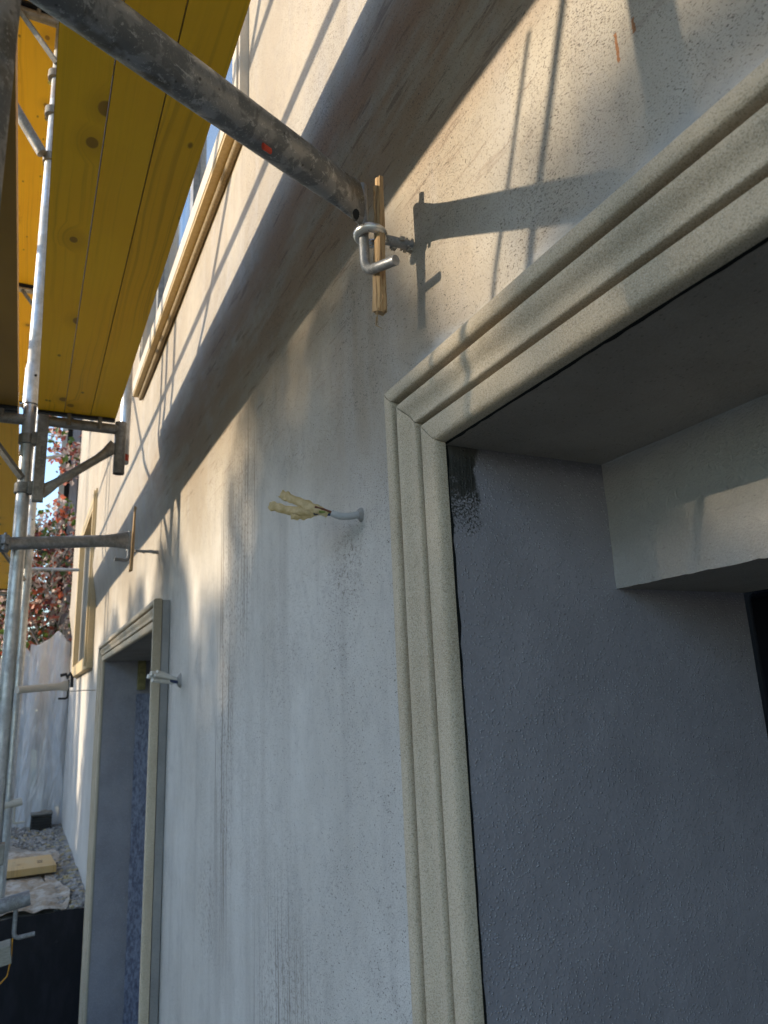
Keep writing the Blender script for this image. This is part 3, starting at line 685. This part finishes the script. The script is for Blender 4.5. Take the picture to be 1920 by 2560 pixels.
tube('arm', [(-.64, 3.615, 3.50), (-.22, 3.615, 3.495)], .0255, M_GDARK, UB, 16)
LB = thing('ledger_brace', (-.68, 3.62, 2.86), 'splashed diagonal tube clamped to the second post under the upper deck', 'scaffold tube')
tube('tube', [(-.685, 3.60, 2.82), (-.90, 3.60, 3.17)], .027, M_GDARK, LB, 16)
coupler((PX, PY, 2.83), (0, 0, 1), TR, LB, (.9, -.25, 0))

# the other wall ties
def near_coupler(p, par): coupler(p, (.95, .2, 0), TR, par, (0, .2, 1), M_HOOK, M_HOOK)
tie2, o2 = wall_tie('grey-blue tie tube running level from the second post to the wall', (-.80, 3.56, .722), (-.150, 3.775, .822), (-.9, -.4, .0), 'scaffold wall ties', mat=M_HOOK)
near_coupler((-.705, 3.59, .737), tie2)
ring_bolt('dark ring bolt of the second tie tube above the far door', (-.130, 3.83, .780), .004, 'ring bolts in the wall', .019, .0068)
wedge('upright wood wedge beside the end of the second tie tube', (-.122, 3.80, 1.005), (-.128, 3.82, .675), .030, .018, 9, (-.125, 3.82, .8), 'wood wedges in ring bolts')
tie3, o3 = wall_tie('cream tie tube of the third post in front of the plastic sheeting', (-.62, 6.58, .175), (-.235, 6.86, .205), (-.9, -.4, 0), 'scaffold wall ties', mat=M_SILLF, hook_mat=M_STEELB)
tube('hose', [(-.30, 6.83, .29), (-.255, 6.83, .30), (-.245, 6.84, .27), (-.222, 6.85, .31), (-.205, 6.86, .27), (-.205, 6.86, .19)], .014, M_STEELB, tie3, 10)
tube('wire', [(-.22, 6.86, .158), (-.1, 6.95, .165), (.0, 7.03, .163)], .004, M_SILLF, tie3, 6)
tie4, o4 = wall_tie('pale stub of a tie tube with hook low on the third post', (-.72, 6.62, -.695), (-.522, 6.64, -.668), (.9, 0, .05), 'scaffold wall ties', rod=(0, -.155), mat=M_SILLF, hook_mat=M_SILLF, stub=True)
tie5, o5 = wall_tie('blue-grey tie tube stub with curled hook at the lower left edge', (-.80, 3.60, -.79), (-.492, 3.62, -.742), (.9, 0, .08), 'scaffold wall ties', rod=(0, -.145), mat=M_HOOK, stub=True)
near_coupler((-.80, 3.6, -.79), tie5)
YW = tube('yellow_string', [(-.545, 3.62, -.885), (-.545, 3.62, -.96), (-.555, 3.62, -1.02), (-.58, 3.62, -1.045), (-.64, 3.62, -1.05)], .0028, simple('orange_string', (.65, .30, .02), rough=.6), None, 6, base=(-.545, 3.62, -.885))
tag(YW, 'thin orange string hanging from the lower left hook', 'string')
box('clamp_plate', -.67, -.60, 3.58, 3.66, -.60, -.52, M_GDARK, tie5, .004)
WE = box('wood_offcut', -.72, -.545, 3.60, 3.70, -.985, -.915, simple('grey_weathered_wood', (.30, .29, .25), (.2, .19, .16), .85, 0, 40, .002, .2, (1, 8, 8)), None, .004, ('Y', -8), (-.63, 3.65, -.98))
tag(WE, 'grey weathered timber end at the lower left edge', 'timber')

# ------------------------------------------------------------------ ground behind the pit edge
M_EARTH = simple('dusty_earth', (.30, .26, .21), (.20, .17, .135), .95, 0, 9, .01)
def bitumen():
    m = Mat('black_bitumen'); a = m.noise(None, 3.5, 5, .7, .6); b = m.noise(m.vec((1, 1, .3)), 9, 5, .75)
    c = m.mix(m.smooth(b, .4, .7), (.005, .005, .008), (.014, .013, .018)); c = m.mix(m.math('MULTIPLY', m.smooth(a, .60, .78), .5), c, (.07, .065, .075))
    return m.done(c, .6, 0, m.bump(b, .003, .8), .3)
M_BIT = bitumen()
def ground_z(x, y): return -1.45 + .03 * mnoise.noise(Vector((x * 2, y * 2, 0)))
g1 = grid('ground', lambda u, v: (-.0 - 3.4 * (1 - u), 6.46 + 10.5 * v, ground_z(-3.4 * (1 - u), 6.46 + 10.5 * v)), 40, 90, M_EARTH, base=(-1, 8, -1.45)); g1['kind'] = 'structure'
def gl(x, y): return -3.6 if x > -3.3 else -3.6 + min(1, (-3.3 - x) / .7) * 2.1
g0 = grid('ground', lambda u, v: (-700 * (1 - u) ** 5, -400 * (1 - v) ** 3 + 6.45 * v, gl(-700 * (1 - u) ** 5, 0)), 60, 30, M_EARTH, base=(-8, -4, -3.6)); g0['kind'] = 'structure'
g2 = grid('ground', lambda u, v: (-700 + 1400 * u, 16.9 + 1500 * v ** 3, -1.5), 20, 20, simple('far_grass', (.07, .09, .035), (.05, .06, .03), .95), base=(0, 20, -1.5)); g2['kind'] = 'structure'
g3 = grid('ground', lambda u, v: (-3.4 - 700 * (1 - u) ** 4, 6.3 + 10.7 * v, -1.5), 20, 8, M_EARTH, base=(-8, 9, -1.5)); g3['kind'] = 'structure'
PW = grid('pit_wall', lambda u, v: (-3.4 + 3.4 * u, 6.43 + .008 * mnoise.noise(Vector((u * 8, v * 6, 1))), -3.6 + (2.16 + .012 * mnoise.noise(Vector((u * 30, 0, 4)))) * v), 60, 40, M_BIT, base=(-.6, 6.43, -3.6))
tag(PW, 'black bitumen-coated pit wall at the lower left', 'wall')
# smears of mortar on the bitumen
# tarp
def tarp(u, v):
    x = -1.3 + 1.13 * u; y = 6.47 + 2.68 * v
    x += .04 * mnoise.noise(Vector((v * 6, 2, u * 2))) * u + (.05 * math.sin(v * 9) if u > .9 else 0)
    y += .10 * mnoise.noise(Vector((u * 5, 1, 0))) * (v > .9)
    z = ground_z(x, y) + .022 + .03 * abs(mnoise.noise(Vector((x * 5, y * 3.2, 6)))) + .016 * mnoise.noise(Vector((x * 14, y * 7, 2)))
    return (x, y, z)
def tarp_mat():
    m = Mat('dirty_tarp'); a = m.noise(None, 7, 6, .7); b = m.noise(m.vec((1, .5, 1)), 26, 5, .7)
    c = m.mix(m.smooth(a, .35, .65), (.44, .39, .33), (.27, .19, .115)); c = m.mix(m.math('MULTIPLY', m.smooth(b, .52, .66), .7), c, (.12, .09, .06))
    return m.done(c, .6, 0, m.bump(m.noise(m.vec((1, .6, 1)), 18, 5, .65, .8), .012, .9), .3)
T_ = grid('tarpaulin', tarp, 70, 140, tarp_mat(), base=(-.7, 7.5, -1.43)); tag(T_, 'dirty crumpled cream tarpaulin spread on the ground by the wall', 'tarpaulin')
# plank lying on the tarp
PB = thing('plank', (-.45, 8.0, -1.40), 'short orange-tan plank lying on the tarpaulin', 'plank')
box('board', -.95, -.205, 7.72, 8.30, -1.405, -1.345, yellow_wood('tan_plank', (.46, .33, .17), (.50, .30, .10), (.26, .16, .07), 2.0), PB, .004, ('Z', 3))
box('slot', -.345, -.30, 8.02, 8.045, -1.3448, -1.3435, M_JOINT, PB); box('slot', -.345, -.30, 7.94, 7.965, -1.3448, -1.3435, M_JOINT, PB)
# gravel along the foot of the wall
def gravel():
    rr = random.Random(11); V = []; F = []; ico = [(0, 0, 1), (.9, 0, .3), (.28, .85, .3), (-.73, .53, .3), (-.73, -.53, .3), (.28, -.85, .3), (.5, .5, -.5), (-.5, .5, -.5), (-.5, -.5, -.5), (.5, -.5, -.5)]
    fa = [(0, 1, 2), (0, 2, 3), (0, 3, 4), (0, 4, 5), (0, 5, 1), (1, 6, 2), (2, 6, 7), (2, 7, 3), (3, 7, 8), (3, 8, 4), (4, 8, 5), (5, 8, 9), (5, 9, 1), (1, 9, 6)]
    for i in range(3600):
        y = rr.uniform(6.5, 11.2); x = -rr.random() ** 1.2 * (.24 if y < 9.1 else .24 + (y - 9.1) * .5)
        s = rr.uniform(.010, .026) * (1.25 if rr.random() < .1 else 1); q = Matrix.Rotation(rr.uniform(0, 6.28), 3, 'Z') @ Matrix.Rotation(rr.uniform(-.6, .6), 3, 'X')
        z = ground_z(x, y) + s * .4; k = len(V)
        for p in ico: V.append(Vector((x, y, z)) + q @ Vector((p[0] * s * rr.uniform(.8, 1.4), p[1] * s, p[2] * s * .7)))
        F += [tuple(k + j for j in f) for f in fa]
    m = Mat('pale_gravel'); v = m.voro(None, 22); c = m.mix(m.sep(v.outputs['Color'])[0], (.13, .12, .11), (.36, .33, .30)); c = m.mix(m.smooth(m.sep(v.outputs['Color'])[1], .8, .9), c, (.34, .27, .14))
    o = mesh('gravel', V, F, m.done(c, .9), base=(-.1, 8.5, -1.45)); tag(o, 'pale crushed stone strip along the foot of the wall', 'gravel', kind='stuff')
gravel()
# black slatted crate at the far end
CR = thing('crate', (-.24, 10.9, -1.43), 'black slatted plastic crate with rubble at the far end of the wall', 'crate')
M_BLKP = simple('black_plastic', (.012, .012, .013), (.02, .02, .021), .45)
for z in (-1.43, -1.395, -1.36, -1.325, -1.29):
    box('slat', -.37, -.125, 10.78, 10.79, z, z + .022, M_BLKP, CR); box('slat', -.37, -.36, 10.80, 11.0, z, z + .022, M_BLKP, CR)
box('back_panel', -.355, -.13, 10.80, 11.0, -1.43, -1.30, M_BLKP, CR); box('rim', -.378, -.118, 10.772, 11.01, -1.267, -1.25, simple('dusty_rim', (.2, .19, .17)), CR, .003)
for i in range(14): 
    s = R.uniform(.02, .035); x, y = R.uniform(-.34, -.15), R.uniform(10.83, 10.98)
    box('rubble', x - s, x + s, y - s, y + s, -1.30, -1.262 + s * R.uniform(.3, 1.2), M_EARTH, CR, .004, ('Z', R.uniform(0, 80)))

# ------------------------------------------------------------------ plastic-sheeted opening and shed at the far end
SH = thing('garden_shed', (-.3, 12.5, -1.45), 'grey board-clad shed behind the creeper at the far end', 'shed')
M_BOARD = simple('grey_purple_board', (.20, .165, .16), (.27, .23, .22), .8, 0, 8, .002, .3, (6, 6, .6))
for i in range(13):
    x0 = -.235 + i * .135
    if i in (0,): continue
    box('board', x0, x0 + .122, 13.0, 13.03, -1.4, 6.0, M_BOARD, SH)
box('back_wall', -.20, 1.45, 13.2, 13.25, -1.45, 6.0, M_JOINT, SH)
box('corner_post', -.27, -.185, 12.97, 13.06, -1.45, 6.0, simple('pale_post', (.44, .38, .31), (.34, .29, .24), .8, 0, 12), SH)
PS = thing('plastic_sheet', (-.3, 11.1, -1.45), 'translucent grey plastic sheeting hung over the opening at the end of the wall', 'plastic sheet')
def film():
    m = Mat('milky_film'); n = m.noise(m.vec((1, 1, .25)), 7, 4, .6, 1.0); c = m.mix(m.smooth(n, .3, .7), (.72, .715, .74), (.58, .565, .57))
    md = m.done(c, .2, 0, m.bump(m.noise(m.vec((1, 1, .3)), 14, 4, .6, 1.2), .02, .8), .5, Alpha=.74); return md
M_SHEET = film()
def sheet_f(x0, x1, z0, z1, yb, seed, sag):
    def f(u, v):
        x = x0 + (x1 - x0) * u; z = z0 + (z1 - z0) * v; n = mnoise.noise
        dg = x * 9 + z * 1.6 + seed; y = yb + .06 * n(Vector((x * 6 + seed, z * .7, 0))) + .045 * abs(n(Vector((dg * .8, z * .9, seed)))) + .02 * abs(n(Vector((x * 24 - z * 3, z * 3, seed)))) + .09 * (1 - v) ** 2 * n(Vector((x * 5, 1, seed)))
        z += (sag * 3 * math.exp(-((u - .66) / .24) ** 2) + .05 * n(Vector((x * 8, seed, 1)))) * v ** 5
        x += (.10 * (1 - v) ** 2 * (u - .3)) * .6
        return (x, y, z)
    return f
grid('sheet', sheet_f(-.52, -.015, -1.44, .90, 11.12, 2.0, .05), 60, 90, M_SHEET, PS)
grid('sheet', sheet_f(-.92, -.46, -1.44, .72, 11.20, 7.0, .05), 44, 80, M_SHEET, PS)
def hood(u, v):
    x = -.52 + .52 * u; n = mnoise.noise
    top = .90 + .15 * math.exp(-((u - .66) / .24) ** 2) + .05 * n(Vector((x * 8, 2.0, 1)))
    return (x, 11.13 + .42 * v + .05 * n(Vector((x * 6 + 2, .6, 0))), top + (.10 * v - .22 * v * v) + .035 * v * n(Vector((u * 7, v * 5, 2))))
grid('sheet_hood', hood, 30, 18, M_SHEET, PS)
box('batten', -.03, .02, 11.22, 11.26, -1.45, .95, simple('brown_batten', (.20, .16, .11), rough=.8), PS, .003)
for i, x in enumerate((-.86, -.70, -.55)):
    box('door_board', x, x + .14, 11.34, 11.37, -1.44, .66, [simple('tan_door', (.34, .26, .19), (.26, .2, .15), .7, 0, 10, .001, .3, (4, 4, .4)), M_BOARD][i == 1], PS)
box('door_window', -.70, -.60, 11.325, 11.339, -.4, .55, simple('blue_grey_pane', (.06, .085, .12), rough=.2), PS)

# ------------------------------------------------------------------ vegetation
def leaf_mesh(name, pts, size, mats, parent, seed, flat=.5, aspect=.6):
    rr = random.Random(seed); V = []; F = []; mi = []
    for p, ci in pts:
        s = size * rr.uniform(.6, 1.25); d = Vector((rr.gauss(0, 1), rr.gauss(0, 1), rr.gauss(0, 1) - flat)).normalized(); q = d.orthogonal().normalized()
        q.rotate(Matrix.Rotation(rr.uniform(0, 6.28), 3, d)); r = d.cross(q); k = len(V); p = Vector(p)
        V += [p - q * s * .5, p + r * s * aspect * .5 + d * s * .08, p + q * s * .5 - d * s * .1, p - r * s * aspect * .5 + d * s * .08]
        F.append((k, k + 1, k + 2)); F.append((k, k + 2, k + 3)); mi += [ci, ci]
    o = mesh(name, V, F, mats, parent)
    o.data.polygons.foreach_set('material_index', mi); return o
def leaf_mat(name, c, tr=.35):
    m = Mat(name); v = m.voro(None, 9); col = m.mix(m.sep(v.outputs['Color'])[0], c, tuple(x * .55 for x in c))
    p = m.n('ShaderNodeBsdfPrincipled'); m.put(p.inputs['Base Color'], col); p.inputs['Roughness'].default_value = .4
    t = m.n('ShaderNodeBsdfTranslucent'); m.put(t.inputs[0], col); mx = m.n('ShaderNodeMixShader'); mx.inputs[0].default_value = tr
    m.t.links.new(p.outputs[0], mx.inputs[1]); m.t.links.new(t.outputs[0], mx.inputs[2]); m.t.links.new(mx.outputs[0], m.out.inputs[0]); return m.m
L_RED = leaf_mat('red_leaf', (.56, .13, .06)); L_WINE = leaf_mat('wine_leaf', (.22, .06, .055)); L_PINK = leaf_mat('pale_pink_leaf', (.74, .55, .46))
L_GRN = leaf_mat('green_leaf', (.11, .17, .03)); L_DGR = leaf_mat('dark_green_leaf', (.035, .065, .02)); L_YEL = leaf_mat('yellow_leaf', (.42, .36, .05))
M_BARK = simple('pale_twig', (.40, .33, .27), (.25, .2, .16), .85, 0, 30); M_BARKD = simple('dark_bark', (.10, .08, .06), rough=.9)
VC = thing('creeper', (-.3, 12.2, -1.4), 'red autumn creeper with pale twigs climbing at the far end of the house', 'climbing plant')
rr = random.Random(5); pts = []; dens = lambda x, z: mnoise.noise(Vector((x * 2.2, z * 1.6, 1.1)))
while len(pts) < 3600:
    x = rr.uniform(-1.1, .5); z = rr.uniform(.2, 4.9); y = rr.uniform(11.7, 12.9)
    n_ = dens(x, z)
    if z > 3.5 and n_ < .10: continue
    if 3.05 < z < 3.5 and n_ < -.05: continue
    c = rr.random(); pts.append(((x, y, z), 0 if c < .26 else 1 if c < .44 else 2 if c < .76 else 3))
leaf_mesh('leaves', pts, .115, [L_RED, L_WINE, L_PINK, L_GRN], VC, 6, .4, .7)
for i in range(80):
    x, z = rr.uniform(-.95, .3), rr.uniform(.0, 2.6); p = [Vector((x, rr.uniform(11.6, 12.3), z))]
    dx = rr.uniform(-.16, .22)
    for k in range(5): p.append(p[-1] + Vector((dx + rr.uniform(-.07, .07), rr.uniform(-.04, .04), rr.uniform(.12, .30))))
    tube('twig', p, [.013, .011, .010, .008, .006, .004], M_BARK if i % 3 else M_BARKD, VC, 6)
SHB = thing('evergreen_shrub', (-.2, 14, -1.45), 'dark green shrub behind the plastic sheeting and creeper', 'shrub')
tube('trunk', [(-.2, 14, -1.45), (-.25, 14.0, .2), (-.2, 14.1, 1.4)], [.07, .05, .02], M_BARKD, SHB, 8)
pts = []
while len(pts) < 7500:
    p = Vector((rr.uniform(-2.0, 1.0), rr.uniform(13.35, 14.9), rr.uniform(-.6, 3.6)))
    if ((p.x + .5) / 1.45) ** 2 + ((p.z - 1.3) / 2.15) ** 2 + .5 * mnoise.noise(p * 1.5) < 1: pts.append((tuple(p), 0 if rr.random() < .62 else 1 if rr.random() < .93 else 2))
leaf_mesh('crown', pts, .15, [L_DGR, L_GRN, L_YEL], SHB, 8)
# trees across the street: out of view, they filter the low sun
def tree(label, x, y, zt, rx, rz, n, seed, leaf=.17):
    t = thing('tree', (x, y, -1.5), label, 'tree', 'trees across the yard'); q = random.Random(seed)
    tube('trunk', [(x, y, -1.5), (x + .1, y, zt - rz * 1.6), (x, y + .1, zt - rz * .8)], [.22, .16, .06], M_BARKD, t, 10)
    for i in range(9):
        a = q.uniform(0, 6.28); e = Vector((x + math.cos(a) * rx * .7, y + math.sin(a) * rx * .7, zt - rz * q.uniform(.5, 1.4))); s = Vector((x, y, zt - rz * 1.5))
        tube('branch', [s, s.lerp(e, .5) + Vector((0, 0, .2)), e], [.07, .045, .015], M_BARKD, t, 6)
    P = []
    while len(P) < n:
        p = Vector((q.uniform(-1, 1), q.uniform(-1, 1), q.uniform(-1, 1)))
        if p.length > 1: continue
        w_ = Vector((x + p.x * rx, y + p.y * rx, zt - rz + p.z * rz))
        if mnoise.noise(w_ * .8) + .55 * mnoise.noise(w_ * 1.9) > -.28 + .5 * max(0, p.z): P.append((tuple(w_), 0 if q.random() < .5 else 1 if q.random() < .8 else 2))
    leaf_mesh('crown', P, leaf, [L_DGR, L_GRN, L_YEL], t, seed)
HTOP = ((-6, 5.7), (3.6, 5.6), (4.2, 5.53), (4.53, 5.50), (4.62, 5.20), (4.79, 5.20), (4.88, 5.58), (5.05, 5.75), (5.6, 5.85), (5.95, 5.80), (6.12, 5.45), (6.27, 5.12), (6.8, 5.08), (6.98, 5.42), (7.2, 5.62), (7.6, 5.55), (7.9, 5.2), (8.3, 5.5), (8.7, 5.5), (9.0, 5.15), (9.5, 5.45), (10.5, 5.35),
        (11.0, 5.05), (11.6, 5.5), (12.2, 3.9), (12.5, 3.9), (12.9, 5.3), (13.3, 4.2), (13.6, 5.2), (14.6, 5.0), (30, 4.0))
def hedge_top(y):  # unseen hedge, top profile shaped to set the wall's shade line and sun gaps
    for (a, p), (b, q_) in zip(HTOP, HTOP[1:]):
        if a <= y <= b:
            t = (y - a) / (b - a); return p + (q_ - p) * t * t * (3 - 2 * t) + .07 * mnoise.noise(Vector((y * 2.4, 8, 0)))
    return 5.0
HG = thing('hedge', (-14, 5, -1.5), 'tall hedge across the yard, out of view, top shaped to shade the wall', 'hedge')
grid('hedge_core', lambda u, v: (-14.3 + .2 * mnoise.noise(Vector((u * 9, v * 3, 0))), -5.9 + 32 * u, -1.5 + (hedge_top(-5.9 + 32 * u) - .14 + 1.5) * v), 200, 10, L_DGR, HG)
P = []; q = random.Random(31)
while len(P) < 15000:
    y = q.uniform(-5.9, 22); t = hedge_top(y); z = t + .05 - abs(q.gauss(0, 1)) * .22
    P.append(((q.uniform(-14.4, -13.6), y, z), 0 if q.random() < .5 else 1 if q.random() < .8 else 2))
leaf_mesh('leaves', P, .13, [L_DGR, L_GRN, L_YEL], HG, 31)
tree('slim tree standing behind the hedge across the yard', -19, 16.5, 5.6, 1.6, 2.2, 900, 24)
SC.render.film_transparent = False
